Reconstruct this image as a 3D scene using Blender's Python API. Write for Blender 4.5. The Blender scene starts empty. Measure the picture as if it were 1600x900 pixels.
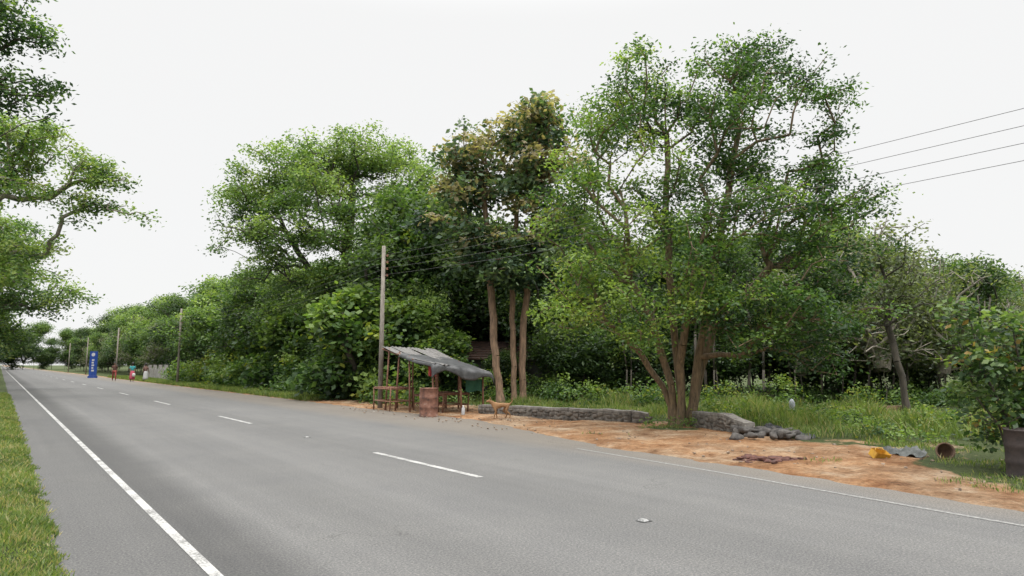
import bpy, bmesh, math, random
import numpy as np
from mathutils import Vector, Matrix
scene=bpy.context.scene
R=math.radians
TH=R(36.7); CT,ST=math.cos(TH),math.sin(TH)
def W(u,v):            # road coordinates (across, along) -> world
    return (u*CT-v*ST, u*ST+v*CT)
def UV(x,y):
    return (x*CT+y*ST, -x*ST+y*CT)
# ------------------------------------------------------------------ helpers
def link(o,parent=None):
    scene.collection.objects.link(o)
    if parent: o.parent=parent
    return o
def empty(name,loc=(0,0,0),rz=0):
    e=bpy.data.objects.new(name,None); e.location=loc; e.rotation_euler=(0,0,rz); e.empty_display_size=.2
    return link(e)
def nmat(name):
    m=bpy.data.materials.new(name); m.use_nodes=True
    nt=m.node_tree; nt.nodes.clear()
    out=nt.nodes.new('ShaderNodeOutputMaterial'); return m,nt,out
def N(nt,t,**k):
    n=nt.nodes.new(t)
    for a,b in k.items():
        if a in n.inputs.keys(): n.inputs[a].default_value=b
        else: setattr(n,a,b)
    return n
def ramp(nt,stops):
    r=nt.nodes.new('ShaderNodeValToRGB'); e=r.color_ramp.elements
    while len(e)<len(stops): e.new(.5)
    for i,(p,c) in enumerate(stops):
        e[i].position=p; e[i].color=(c[0],c[1],c[2],1) if hasattr(c,'__len__') else (c,c,c,1)
    return r
def simple(name,c1,c2=None,scale=8,rough=.85,bump=.3,detail=6,stretch=(1,1,1),metal=0,bd=.02):
    m,nt,out=nmat(name)
    b=N(nt,'ShaderNodeBsdfPrincipled'); b.inputs['Roughness'].default_value=rough; b.inputs['Metallic'].default_value=metal
    tc=N(nt,'ShaderNodeTexCoord'); mp=N(nt,'ShaderNodeMapping'); mp.inputs['Scale'].default_value=stretch
    nt.links.new(tc.outputs['Object'],mp.inputs[0])
    no=N(nt,'ShaderNodeTexNoise'); no.inputs['Scale'].default_value=scale; no.inputs['Detail'].default_value=detail; no.inputs['Roughness'].default_value=.65
    nt.links.new(mp.outputs[0],no.inputs['Vector'])
    c2=c2 or tuple(x*.6 for x in c1)
    r=ramp(nt,[(.35,c2),(.65,c1)]); nt.links.new(no.outputs[0],r.inputs[0]); nt.links.new(r.outputs[0],b.inputs['Base Color'])
    bp=N(nt,'ShaderNodeBump'); bp.inputs['Strength'].default_value=bump; bp.inputs['Distance'].default_value=bd
    nt.links.new(no.outputs[0],bp.inputs['Height']); nt.links.new(bp.outputs[0],b.inputs['Normal'])
    nt.links.new(b.outputs[0],out.inputs[0]); return m
def leafmat(name,stops,hue=None,trans=.36):
    """colour from vertex tint (r) and alternative colour by (g)"""
    m,nt,out=nmat(name)
    at=N(nt,'ShaderNodeAttribute'); at.attribute_name='tint'
    sp=N(nt,'ShaderNodeSeparateColor'); nt.links.new(at.outputs['Color'],sp.inputs[0])
    r=ramp(nt,stops); nt.links.new(sp.outputs[0],r.inputs[0])
    col=r.outputs[0]
    if hue:
        mx=N(nt,'ShaderNodeMix'); mx.data_type='RGBA'
        nt.links.new(sp.outputs[1],mx.inputs[0]); nt.links.new(col,mx.inputs[6]); mx.inputs[7].default_value=(*hue,1)
        col=mx.outputs[2]
    b=N(nt,'ShaderNodeBsdfPrincipled'); b.inputs['Roughness'].default_value=.5; b.inputs['Specular IOR Level'].default_value=.35
    nt.links.new(col,b.inputs['Base Color'])
    t=N(nt,'ShaderNodeBsdfTranslucent'); 
    mu=N(nt,'ShaderNodeMix'); mu.data_type='RGBA'; mu.blend_type='MULTIPLY'; mu.inputs[0].default_value=1
    nt.links.new(col,mu.inputs[6]); mu.inputs[7].default_value=(1.85,1.95,.8,1); nt.links.new(mu.outputs[2],t.inputs[0])
    ms=N(nt,'ShaderNodeMixShader'); ms.inputs[0].default_value=trans
    nt.links.new(b.outputs[0],ms.inputs[1]); nt.links.new(t.outputs[0],ms.inputs[2]); nt.links.new(ms.outputs[0],out.inputs[0])
    return m
def quadmesh(name,V,F,mi=None,tint=None,mats=(),smooth=None):
    me=bpy.data.meshes.new(name); V=np.asarray(V,dtype=np.float32); F=np.asarray(F,dtype=np.int32)
    me.vertices.add(len(V)); me.vertices.foreach_set('co',V.ravel())
    me.loops.add(F.size); me.loops.foreach_set('vertex_index',F.ravel())
    me.polygons.add(len(F)); k=F.shape[1]
    me.polygons.foreach_set('loop_start',np.arange(0,F.size,k,dtype=np.int32))
    try: me.polygons.foreach_set('loop_total',np.full(len(F),k,dtype=np.int32))
    except Exception: pass
    for m in mats: me.materials.append(m)
    if mi is not None: me.polygons.foreach_set('material_index',np.asarray(mi,dtype=np.int32))
    if smooth is not None: me.polygons.foreach_set('use_smooth',np.asarray(smooth,dtype=bool))
    me.update(calc_edges=True)
    if tint is not None:
        a=me.color_attributes.new('tint','FLOAT_COLOR','POINT')
        c=np.ones((len(V),4),dtype=np.float32); c[:,:tint.shape[1]]=tint
        a.data.foreach_set('color',c.ravel())
    return me
def obj(name,me,loc=(0,0,0),parent=None,rz=0):
    o=bpy.data.objects.new(name,me); o.location=loc; o.rotation_euler=(0,0,rz); return link(o,parent)
def pymesh(name,v,f,mats=(),smooth=False):
    me=bpy.data.meshes.new(name); me.from_pydata([tuple(p) for p in v],[],[tuple(q) for q in f]); me.update()
    for m in mats: me.materials.append(m)
    if smooth:
        me.polygons.foreach_set('use_smooth',[True]*len(me.polygons))
    return me
def norm(a): return a/np.maximum(np.linalg.norm(a,axis=-1,keepdims=True),1e-9)
def leaves(C,size,rng,wr=.5,up=.7,droop=.25):
    n=len(C); a=rng.normal(size=(n,3)); a[:,2]=a[:,2]*.5-droop; a=norm(a)
    nn=rng.normal(size=(n,3))*.6; nn[:,2]+=up; b=norm(np.cross(nn,a))
    L=size*rng.uniform(.6,1.3,(n,1)); w=L*wr
    V=np.stack([C,C+a*L*.5+b*w*.5,C+a*L,C+a*L*.5-b*w*.5],axis=1).reshape(-1,3)
    return V,np.arange(4*n).reshape(n,4)
def tubes(P,Q,rp,rq,k):
    n=len(P); d=norm(Q-P); h=np.where(np.abs(d[:,2:3])<.9,np.array([[0,0,1.]]),np.array([[1.,0,0]]))
    a=norm(np.cross(d,h)); b=np.cross(d,a)
    ang=np.arange(k)*2*np.pi/k; ca,sa=np.cos(ang),np.sin(ang)
    ring=a[:,None,:]*ca[None,:,None]+b[:,None,:]*sa[None,:,None]
    V=np.concatenate([P[:,None,:]+ring*rp[:,None,None],Q[:,None,:]+ring*rq[:,None,None]],axis=1).reshape(-1,3)
    i=np.arange(k); j=(i+1)%k
    f=np.stack([i,j,j+k,i+k],axis=1)
    F=(f[None]+(np.arange(n)*2*k)[:,None,None]).reshape(-1,4)
    return V,F
def tree(name,stems,lobes,ntw,lpt,lsize,mats,seed,r0=.2,rt=.008,cl=.3,wr=.5,ptn=.3,flat=.6,k=6,tintf=None,bare=0,hollow=.35,loc=(0,0,0),only_mesh=False,pipe=2.3,ncl=0,cs=.5):
    """stems: list of polylines (bottom to top). lobes: (x,y,z,rx,ry,rz); ncl = foliage clumps, cs = clump size"""
    rng=np.random.default_rng(seed)
    nodes=[];par=[];pl=[]
    for s in stems:
        prev=-1
        for i,p in enumerate(s):
            p=np.array(p,float)
            if prev>=0:
                q=nodes[prev]; m=max(1,int(np.linalg.norm(p-q)/.5))
                for j in range(1,m+1):
                    x=q+(p-q)*j/m+(rng.normal(size=3)*.03 if j<m else 0)
                    nodes.append(x);par.append(prev);pl.append(pl[prev]+np.linalg.norm(x-nodes[prev]));prev=len(nodes)-1
            else:
                nodes.append(p);par.append(-1);pl.append(0.);prev=len(nodes)-1
    nstem=len(nodes)
    L=np.array(lobes,float); vol=(L[:,3]*L[:,4]*L[:,5])**.75; pr=vol/vol.sum()
    m0=ncl if ncl else ntw
    idx=rng.choice(len(L),m0,p=pr)
    d=norm(rng.normal(size=(m0,3))); r=rng.uniform(hollow**3,1,(m0,1))**(1/3)*rng.uniform(.85,1.12,(m0,1))
    T=L[idx,:3]+d*r*L[idx,3:6]; ct=rng.normal(size=m0)*.19+.13*d[:,2]  # ct: random tint, plus top light painted in: lobe tops paler, undersides darker
    if ncl:
        wgt=rng.uniform(.4,1.6,m0); ii=rng.choice(m0,ntw,p=wgt/wgt.sum()); g=np.clip(rng.normal(size=(ntw,3)),-1.7,1.7)*cs*np.array([1,1,.5]); 
        T=T[ii]+g; ct=ct[ii]+.12*np.clip(g[:,2]/(cs*.5),-1.5,1.5)  # clump tops tinted lighter too, light from above put into leaf colour
    ok=T[:,2]>.15; T=T[ok]; ct=ct[ok]; ntw=len(T)
    if stems:
        top=nodes[nstem-1]; key=np.linalg.norm(T-top,axis=1)+rng.uniform(0,1.2,ntw); od=np.argsort(key); T=T[od]; ct=ct[od]
        NA=np.zeros((ntw*14+nstem+50,3)); NA[:nstem]=nodes; PA=np.zeros(len(NA)); PA[:nstem]=pl
        n=nstem; low=np.min([s[-1][2] for s in stems])*.45
        pen=np.zeros(len(NA)); pen[:nstem]=np.where(NA[:nstem,2]<low,3.,0)
        ends=[]
        for p in T:
            dd=NA[:n]-p; c=np.sqrt((dd**2).sum(1))+ptn*PA[:n]+pen[:n]+np.maximum(dd[:,2],0)*.6
            b=int(np.argmin(c)); q=NA[b].copy(); dist=np.linalg.norm(p-q); m=min(12,max(1,int(dist/.45)))
            prev=b
            for j in range(1,m+1):
                t=j/m; x=q+(p-q)*t
                if j<m: x=x+rng.normal(size=3)*.07*min(1,dist)+np.array([0,0,.12*dist*math.sin(math.pi*t)*.6])
                if n>=len(NA)-1: break
                NA[n]=x; PA[n]=PA[prev]+np.linalg.norm(x-NA[prev]); par.append(prev); prev=n; n+=1
            ends.append(prev)
        par=np.array(par); A=np.zeros(n); A[ends]+=rt**pipe
        for i in range(n-1,0,-1):
            if A[i]==0: A[i]=rt**pipe
            if par[i]>=0: A[par[i]]+=A[i]
        rad=A**(1/pipe)
        roots=[i for i in range(n) if par[i]<0]; sc=r0/max(rad[roots])
        mx=max(rad[roots]); rad=rad*(1+(sc-1)*(rad/mx)**.5)
        ch=np.array([i for i in range(n) if par[i]>=0]); pp=par[ch]
        P,Q=NA[pp],NA[ch]; rq=rad[ch]; rp=np.minimum(rad[pp],rq*1.35)
        fl=np.isin(pp,roots); rp=np.where(fl,rq*1.5,rp)
        thick=rq>.035
        V1,F1=tubes(P[thick],Q[thick],rp[thick],rq[thick],max(k,7)); V2,F2=tubes(P[~thick],Q[~thick],rp[~thick],rq[~thick],4)
        WV=np.concatenate([V1,V2]); WF=np.concatenate([F1,F2+len(V1)])
    else:
        WV=np.zeros((0,3)); WF=np.zeros((0,4),int)
    lt=T
    if bare>0: kk=rng.uniform(size=len(T))>bare; lt=T[kk]; ct=ct[kk]
    cnt=np.maximum(3,(lpt*rng.uniform(.4,1.6,len(lt))).astype(int))
    rep=np.repeat(np.arange(len(lt)),cnt); M=len(rep)
    g=rng.normal(size=(M,3))*cl; g[:,2]*=flat
    C=lt[rep]+g; C[:,2]-=(g[:,0]**2+g[:,1]**2)*.25; ok=C[:,2]>.04; C=C[ok]; rep=rep[ok]; M=len(C)
    LV,LF=leaves(C,lsize,rng,wr)
    tc=rng.uniform(.2,.8,len(lt)); hc=(rng.uniform(size=len(lt))<.0).astype(float)
    if tintf is not None: tc,hc=tintf(lt,rng)
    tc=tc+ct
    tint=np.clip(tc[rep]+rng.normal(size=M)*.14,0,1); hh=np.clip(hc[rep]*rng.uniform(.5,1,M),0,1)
    tt=np.zeros((len(WV)+4*M,3)); tt[len(WV):,0]=np.repeat(tint,4); tt[len(WV):,1]=np.repeat(hh,4)
    V=np.concatenate([WV,LV]); F=np.concatenate([WF,LF+len(WV)])
    mi=np.concatenate([np.zeros(len(WF)),np.ones(len(LF))]); sm=np.concatenate([np.ones(len(WF)),np.zeros(len(LF))])
    V=V-np.array(loc)
    me=quadmesh(name,V,F,mi,tt,mats,sm)
    if only_mesh: return me
    return obj(name,me,loc)
# ------------------------------------------------------------------ materials
bark_grey=simple('bark_grey',(.24,.17,.10),(.08,.06,.04),6,.9,.8,stretch=(3,3,.6))
bark_dark=simple('bark_dark',(.10,.085,.065),(.04,.035,.03),6,.9,.8,stretch=(3,3,.6))
bark_red=simple('bark_red',(.28,.18,.115),(.11,.075,.05),5,.9,.8,stretch=(3,3,.5))
bark_pale=simple('bark_pale',(.30,.27,.22),(.15,.13,.11),6,.9,.5,stretch=(3,3,.5))
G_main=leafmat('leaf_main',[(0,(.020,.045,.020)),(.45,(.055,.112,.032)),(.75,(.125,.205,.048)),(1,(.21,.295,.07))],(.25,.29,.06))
G_rain=leafmat('leaf_rain',[(0,(.032,.062,.024)),(.45,(.088,.155,.048)),(.75,(.165,.245,.075)),(1,(.245,.325,.11))],(.26,.30,.09))
G_teak=leafmat('leaf_teak',[(0,(.025,.05,.033)),(.5,(.065,.11,.060)),(1,(.16,.21,.12))],(.40,.32,.20))
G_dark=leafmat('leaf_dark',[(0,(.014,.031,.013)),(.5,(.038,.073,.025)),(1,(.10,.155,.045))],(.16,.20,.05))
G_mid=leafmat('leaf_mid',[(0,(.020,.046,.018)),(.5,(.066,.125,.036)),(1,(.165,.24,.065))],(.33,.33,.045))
G_olive=leafmat('leaf_olive',[(0,(.035,.050,.026)),(.5,(.088,.115,.05)),(1,(.18,.21,.10))],(.2,.2,.1))
G_shrub=leafmat('leaf_shrub',[(0,(.02,.045,.020)),(.5,(.055,.105,.038)),(1,(.16,.225,.085))],(.32,.20,.06))
G_grass=leafmat('grass_blade',[(0,(.045,.075,.020)),(.5,(.11,.165,.042)),(1,(.21,.265,.085))],(.34,.29,.15))
wood_red=simple('red_wood',(.28,.14,.09),(.12,.06,.04),14,.9,.5,stretch=(2,2,.4))
pole_m=simple('pole_concrete',(.30,.27,.23),(.15,.13,.11),9,.9,.4,stretch=(3,3,.5))
tarp=simple('black_tarp',(.085,.086,.088),(.035,.036,.038),5,.55,.6)
sheet=simple('roof_sheet',(.21,.20,.19),(.075,.07,.065),4,.7,.4,stretch=(1,5,1))
stone=simple('stone',(.19,.165,.14),(.055,.05,.045),7,.95,.8)
rockm=simple('dark_rock',(.12,.11,.10),(.04,.037,.035),6,.95,.9)
pebble=simple('pebble',(.30,.23,.17),(.16,.12,.09),9,.95,.5)
mortar=simple('mortar',(.24,.19,.15),(.10,.08,.065),9,.95,.6)
conc=simple('weathered_concrete',(.25,.23,.205),(.11,.10,.09),7,.95,.6)
blackmat=simple('black_plastic',(.03,.03,.032),(.015,.015,.017),8,.4,.3)
# ------------------------------------------------------------------ ground
EV=np.array([-60,0,3,6,9,11.6,14.5,17.2,22,28,60,900.]); EU=np.array([9.,8.95,9.1,9.4,9.5,9.9,10.7,11.25,10.9,10.9,10.8,10.8])
LV_=np.array([-60,2.6,6.7,12,20,30,900.]); LU_=np.array([8.1,8.3,8.75,9.15,9.6,9.8,9.8])
DV=np.array([-60,-4,0,2,4,6,9,12,16,20,25,30,36,900.]); DW=np.array([.7,.7,.8,1.0,1.7,3.2,4.6,4.8,4.2,4.2,3.6,1.7,.4,.3])
def vn(x,y,s,seed=0):
    x=x*s+seed*3.1;y=y*s-seed*1.7
    return (np.sin(x*1.0+1.3*np.sin(y*.9+seed))+np.sin(y*1.3+1.1*np.sin(x*1.2))+np.sin((x+y)*1.9+seed)*.6+np.sin((x-y)*2.7+np.sin(x*2.1))*.5)/3.1
def dirtmask(u,v):
    e=np.interp(v,EV,EU); w=np.interp(v,DV,DW)*(1+.32*vn(u,v,1.1))
    m=np.clip((e+w-u)/1.2+.6,0,1)
    px,py=UV(3.9,17.3); m=m*(1-np.exp(-(((u-px)/.6)**2+((v-py)/.9)**2)*1.)*1.1)   # weeds at the foot of the tree
    m=m+.55*np.exp(-(((u-14.3)/1.6)**2+((v-6.5)/2.)**2))*(vn(u,v,2.1,6)>-.2)
    return np.clip(m,0,1)*(u>4)
def gz(u,v):
    e=np.interp(v,EV,EU)+.12*vn(u,v,2.3,2)
    right=np.clip((u-e+.25)/.6,0,1)
    zr=-.03+.06*right+(.035*vn(u,v,1.3,1)+.02*vn(u,v,3.7,4)+.012*vn(u,v,8,6))*right
    lf=np.clip((.52+.05*vn(u,v,4.,5)-u+.08)/.25,0,1)
    zl=-.03+.07*lf+.03*vn(u,v,1.5,3)*lf
    return np.where(u>4,zr,zl)
us=np.concatenate([[-1500,-700,-300,-120,-60,-30,-15],np.arange(-8,0,.25),np.arange(0,.9,.06),np.arange(.95,8.2,1.2),np.arange(8.3,22,.12),np.arange(22,50,1.),[60,80,120,200,400,800,1500]])
vs=np.concatenate([[-1500,-500,-100,-30],np.arange(-12,0,.5),np.arange(0,34,.14),np.arange(34,70,.6),np.arange(70,200,5),[250,350,500,900,1500,2500]])
UU,VV=np.meshgrid(us,vs,indexing='ij'); ZZ=gz(UU,VV)
nv=len(vs); ii,jj=np.meshgrid(np.arange(len(us)-1),np.arange(nv-1),indexing='ij'); a=(ii*nv+jj).ravel()
GF=np.stack([a,a+nv,a+nv+1,a+1],1)
GV=np.stack([UU,VV,ZZ],-1).reshape(-1,3)
dm=dirtmask(UU,VV).ravel(); gt=np.stack([dm,dm*0,dm*0],1)
gm,nt,out=nmat('ground_mat')
tc=N(nt,'ShaderNodeTexCoord'); at=N(nt,'ShaderNodeAttribute'); at.attribute_name='tint'; sp=N(nt,'ShaderNodeSeparateColor'); nt.links.new(at.outputs[0],sp.inputs[0])
n1=N(nt,'ShaderNodeTexNoise'); n1.inputs['Scale'].default_value=1.3; n1.inputs['Detail'].default_value=10; n1.inputs['Roughness'].default_value=.74
n2=N(nt,'ShaderNodeTexNoise'); n2.inputs['Scale'].default_value=14; n2.inputs['Detail'].default_value=8; n2.inputs['Roughness'].default_value=.78
n3=N(nt,'ShaderNodeTexNoise'); n3.inputs['Scale'].default_value=.6; n3.inputs['Detail'].default_value=6
for n in(n1,n2,n3): nt.links.new(tc.outputs['Object'],n.inputs['Vector'])
dr=ramp(nt,[(.34,(.15,.08,.042)),(.44,(.25,.15,.085)),(.53,(.34,.235,.15)),(.64,(.43,.345,.255))]); nt.links.new(n1.outputs[0],dr.inputs[0])
d2=ramp(nt,[(.32,.42),(.5,.98),(.68,1.3)]); nt.links.new(n2.outputs[0],d2.inputs[0])
d3=ramp(nt,[(.4,(1.,.82,.66)),(.6,(.97,.96,.94))]); nt.links.new(n3.outputs[0],d3.inputs[0])
dmx=N(nt,'ShaderNodeMix'); dmx.data_type='RGBA'; dmx.blend_type='MULTIPLY'; dmx.inputs[0].default_value=.9; nt.links.new(dr.outputs[0],dmx.inputs[6]); nt.links.new(d2.outputs[0],dmx.inputs[7])
dmy=N(nt,'ShaderNodeMix'); dmy.data_type='RGBA'; dmy.blend_type='MULTIPLY'; dmy.inputs[0].default_value=1; nt.links.new(dmx.outputs[2],dmy.inputs[6]); nt.links.new(d3.outputs[0],dmy.inputs[7])
gr=ramp(nt,[(.3,(.03,.042,.016)),(.55,(.065,.085,.03)),(.75,(.13,.11,.06))]); nt.links.new(n2.outputs[0],gr.inputs[0])
ad=N(nt,'ShaderNodeMath'); ad.operation='ADD'; nt.links.new(sp.outputs[0],ad.inputs[0])
sb=N(nt,'ShaderNodeMath'); sb.operation='MULTIPLY_ADD'; nt.links.new(n1.outputs[0],sb.inputs[0]); sb.inputs[1].default_value=1.9; sb.inputs[2].default_value=-.93
nt.links.new(sb.outputs[0],ad.inputs[1])
mr=ramp(nt,[(.42,0),(.58,1)]); nt.links.new(ad.outputs[0],mr.inputs[0])
gx=N(nt,'ShaderNodeMix'); gx.data_type='RGBA'; nt.links.new(mr.outputs[0],gx.inputs[0]); nt.links.new(gr.outputs[0],gx.inputs[6]); nt.links.new(dmy.outputs[2],gx.inputs[7])
b=N(nt,'ShaderNodeBsdfPrincipled'); b.inputs['Roughness'].default_value=.95; b.inputs['Specular IOR Level'].default_value=.2; nt.links.new(gx.outputs[2],b.inputs['Base Color'])
bp=N(nt,'ShaderNodeBump'); bp.inputs['Strength'].default_value=1.; bp.inputs['Distance'].default_value=.07; nt.links.new(n2.outputs[0],bp.inputs['Height']); nt.links.new(bp.outputs[0],b.inputs['Normal'])
nt.links.new(b.outputs[0],out.inputs[0])
obj('ground',quadmesh('ground',GV,GF,None,gt,[gm],np.ones(len(GF))),rz=TH)
# ------------------------------------------------------------------ road
am,nt,out=nmat('asphalt')
tc=N(nt,'ShaderNodeTexCoord'); sx=N(nt,'ShaderNodeSeparateXYZ'); nt.links.new(tc.outputs['Object'],sx.inputs[0])
fine=N(nt,'ShaderNodeTexNoise'); fine.inputs['Scale'].default_value=48; fine.inputs['Detail'].default_value=5; fine.inputs['Roughness'].default_value=.85
big=N(nt,'ShaderNodeTexNoise'); big.inputs['Scale'].default_value=.5; big.inputs['Detail'].default_value=9; big.inputs['Roughness'].default_value=.75
mp=N(nt,'ShaderNodeMapping'); mp.inputs['Scale'].default_value=(2.2,.06,1); strk=N(nt,'ShaderNodeTexNoise'); strk.inputs['Scale'].default_value=1.4; strk.inputs['Detail'].default_value=8; strk.inputs['Roughness'].default_value=.65
nt.links.new(tc.outputs['Object'],mp.inputs[0]); nt.links.new(mp.outputs[0],strk.inputs['Vector'])
for n in(fine,big): nt.links.new(tc.outputs['Object'],n.inputs['Vector'])
wob=N(nt,'ShaderNodeMath'); wob.operation='MULTIPLY_ADD'; nt.links.new(big.outputs[0],wob.inputs[0]); wob.inputs[1].default_value=.3; nt.links.new(sx.outputs[0],wob.inputs[2])
wo2=N(nt,'ShaderNodeMath'); wo2.operation='SUBTRACT'; nt.links.new(wob.outputs[0],wo2.inputs[0]); wo2.inputs[1].default_value=.15
mr=N(nt,'ShaderNodeMapRange'); mr.inputs['From Min'].default_value=0; mr.inputs['From Max'].default_value=12; nt.links.new(wo2.outputs[0],mr.inputs[0])
k=lambda u:u/12
g_=lambda x:(x*1.0,x*.995,x*.985)
tone=ramp(nt,[(0,g_(.104)),(k(1.3),g_(.096)),(k(1.55),g_(.070)),(k(1.85),g_(.078)),(k(2.3),g_(.124)),(k(3.2),g_(.112)),(k(4.2),g_(.128)),(k(5.6),g_(.110)),(k(6.8),g_(.130)),(k(8.3),g_(.120)),(k(9),(.142,.131,.118)),(k(11.),(.16,.14,.118))])
nt.links.new(mr.outputs[0],tone.inputs[0])
def mul(a,b,f=1.):
    m=N(nt,'ShaderNodeMix'); m.data_type='RGBA'; m.blend_type='MULTIPLY'; m.inputs[0].default_value=f; nt.links.new(a,m.inputs[6]); nt.links.new(b,m.inputs[7]); return m.outputs[2]
f1=ramp(nt,[(.3,(.36,.36,.38)),(.5,(.95,.95,.95)),(.68,(1.9,1.85,1.7))]); nt.links.new(fine.outputs[0],f1.inputs[0])
f2=ramp(nt,[(.3,(.90,.90,.91)),(.7,(1.10,1.09,1.07))]); nt.links.new(big.outputs[0],f2.inputs[0])
f3=ramp(nt,[(.3,(.92,.92,.92)),(.7,(1.07,1.07,1.07))]); nt.links.new(strk.outputs[0],f3.inputs[0])
c=mul(mul(mul(tone.outputs[0],f1.outputs[0]),f2.outputs[0]),f3.outputs[0])
cv=N(nt,'ShaderNodeTexVoronoi'); cv.feature='DISTANCE_TO_EDGE'; cv.inputs['Scale'].default_value=.42
wn=N(nt,'ShaderNodeTexNoise'); wn.inputs['Scale'].default_value=2.5; wn.inputs['Detail'].default_value=5
nt.links.new(tc.outputs['Object'],wn.inputs['Vector'])
va=N(nt,'ShaderNodeVectorMath'); va.operation='MULTIPLY_ADD'; nt.links.new(wn.outputs['Color'],va.inputs[0]); va.inputs[1].default_value=(1.1,1.1,0); nt.links.new(tc.outputs['Object'],va.inputs[2]); nt.links.new(va.outputs[0],cv.inputs['Vector'])
cr=ramp(nt,[(0,.6),(.005,1)]); nt.links.new(cv.outputs['Distance'],cr.inputs[0])
gate=ramp(nt,[(.5,0),(.6,.8)]); nt.links.new(big.outputs[0],gate.inputs[0])
cm=N(nt,'ShaderNodeMix'); cm.data_type='RGBA'; cm.blend_type='MULTIPLY'; nt.links.new(gate.outputs[0],cm.inputs[0]); nt.links.new(c,cm.inputs[6]); nt.links.new(cr.outputs[0],cm.inputs[7])
b=N(nt,'ShaderNodeBsdfPrincipled'); b.inputs['Roughness'].default_value=.85; b.inputs['Specular IOR Level'].default_value=.25; nt.links.new(cm.outputs[2],b.inputs['Base Color'])
bp=N(nt,'ShaderNodeBump'); bp.inputs['Strength'].default_value=.6; bp.inputs['Distance'].default_value=.008; nt.links.new(fine.outputs[0],bp.inputs['Height']); nt.links.new(bp.outputs[0],b.inputs['Normal'])
nt.links.new(b.outputs[0],out.inputs[0])
rv=np.concatenate([[-60,-20],np.arange(-6,40,.5),np.arange(42,900,12)])
V=[];F=[]
for i,v in enumerate(rv):
    e=float(np.interp(v,EV,EU))+.1
    for u in (.46,1.5,5.6,8.,e): V.append((u,v,0))
    if i:
        for j in range(4): a0=(i-1)*5+j; F.append((a0,a0+1,a0+6,a0+5))
road=obj('road',pymesh('road',V,F,[am]),rz=TH)
# markings
pm,nt,out=nmat('road_paint')
tc=N(nt,'ShaderNodeTexCoord'); n=N(nt,'ShaderNodeTexNoise'); n.inputs['Scale'].default_value=38; n.inputs['Detail'].default_value=6; n.inputs['Roughness'].default_value=.8
n_=N(nt,'ShaderNodeTexNoise'); n_.inputs['Scale'].default_value=3; n_.inputs['Detail'].default_value=4
nt.links.new(tc.outputs['Object'],n.inputs['Vector']); nt.links.new(tc.outputs['Object'],n_.inputs['Vector'])
ad=N(nt,'ShaderNodeMath'); ad.operation='MULTIPLY_ADD'; nt.links.new(n_.outputs[0],ad.inputs[0]); ad.inputs[1].default_value=.5; nt.links.new(n.outputs[0],ad.inputs[2])
r=ramp(nt,[(.65,(.13,.128,.122)),(.75,(.33,.325,.31)),(.87,(.44,.435,.42))]); nt.links.new(ad.outputs[0],r.inputs[0])
b=N(nt,'ShaderNodeBsdfPrincipled'); b.inputs['Roughness'].default_value=.7; nt.links.new(r.outputs[0],b.inputs['Base Color']); nt.links.new(b.outputs[0],out.inputs[0])
pw=simple('road_paint_worn',(.27,.265,.25),(.11,.11,.108),22,.8,.1)
def strip(uf,v0,v1,w,V,F,step=1.):
    vv=np.arange(v0,v1,step).tolist()+[v1]
    for i,v in enumerate(vv):
        u=uf(v); V+= [(u-w/2,v,.004),(u+w/2,v,.004)]
        if i: n=len(V); F.append((n-4,n-3,n-1,n-2))
V=[];F=[]
strip(lambda v:1.43,-6,300,.088,V,F,6)
for i in range(0,24):
    s=8.3+i*11.2; strip(lambda v:5.62,s,s+3.45,.11,V,F,4)
obj('lane_marking',pymesh('lane_marking',V,F,[pm]),rz=TH)
V=[];F=[]; strip(lambda v:float(np.interp(v,LV_,LU_)),-6,10,.075,V,F,.5)
obj('edge_line',pymesh('edge_line',V,F,[pw]),rz=TH)
# road studs
def box(V,F,c,s,rz=0,top=1.):
    n=len(V);cx,cy,cz=c;sx_,sy_,sz_=[x/2 for x in s];co,si=math.cos(rz),math.sin(rz)
    for z,t in((-sz_,1),(sz_,top)):
        for x,y in((-1,-1),(1,-1),(1,1),(-1,1)):
            X,Y=x*sx_*t,y*sy_*t; V.append((cx+X*co-Y*si,cy+X*si+Y*co,cz+z))
    F+= [(n,n+3,n+2,n+1),(n+4,n+5,n+6,n+7),(n,n+1,n+5,n+4),(n+1,n+2,n+6,n+5),(n+2,n+3,n+7,n+6),(n+3,n,n+4,n+7)]
studm=simple('stud',(.34,.34,.33),(.13,.13,.125),30,.5,.2); studd=simple('stud_base',(.05,.05,.05),None,30,.6,.2)
for x,y in((1.35,7.25),(-4.55,15.4)):
    e=empty('road_stud',(x,y,.001))
    V=[];F=[]; box(V,F,(0,0,.014),(.08,.09,.016),TH,.65); obj('reflector',pymesh('reflector',V,F,[studm]),parent=e)
    V=[];F=[]; box(V,F,(0.01,0,.003),(.13,.11,.004),TH); obj('base',pymesh('base',V,F,[studd]),parent=e)
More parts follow.
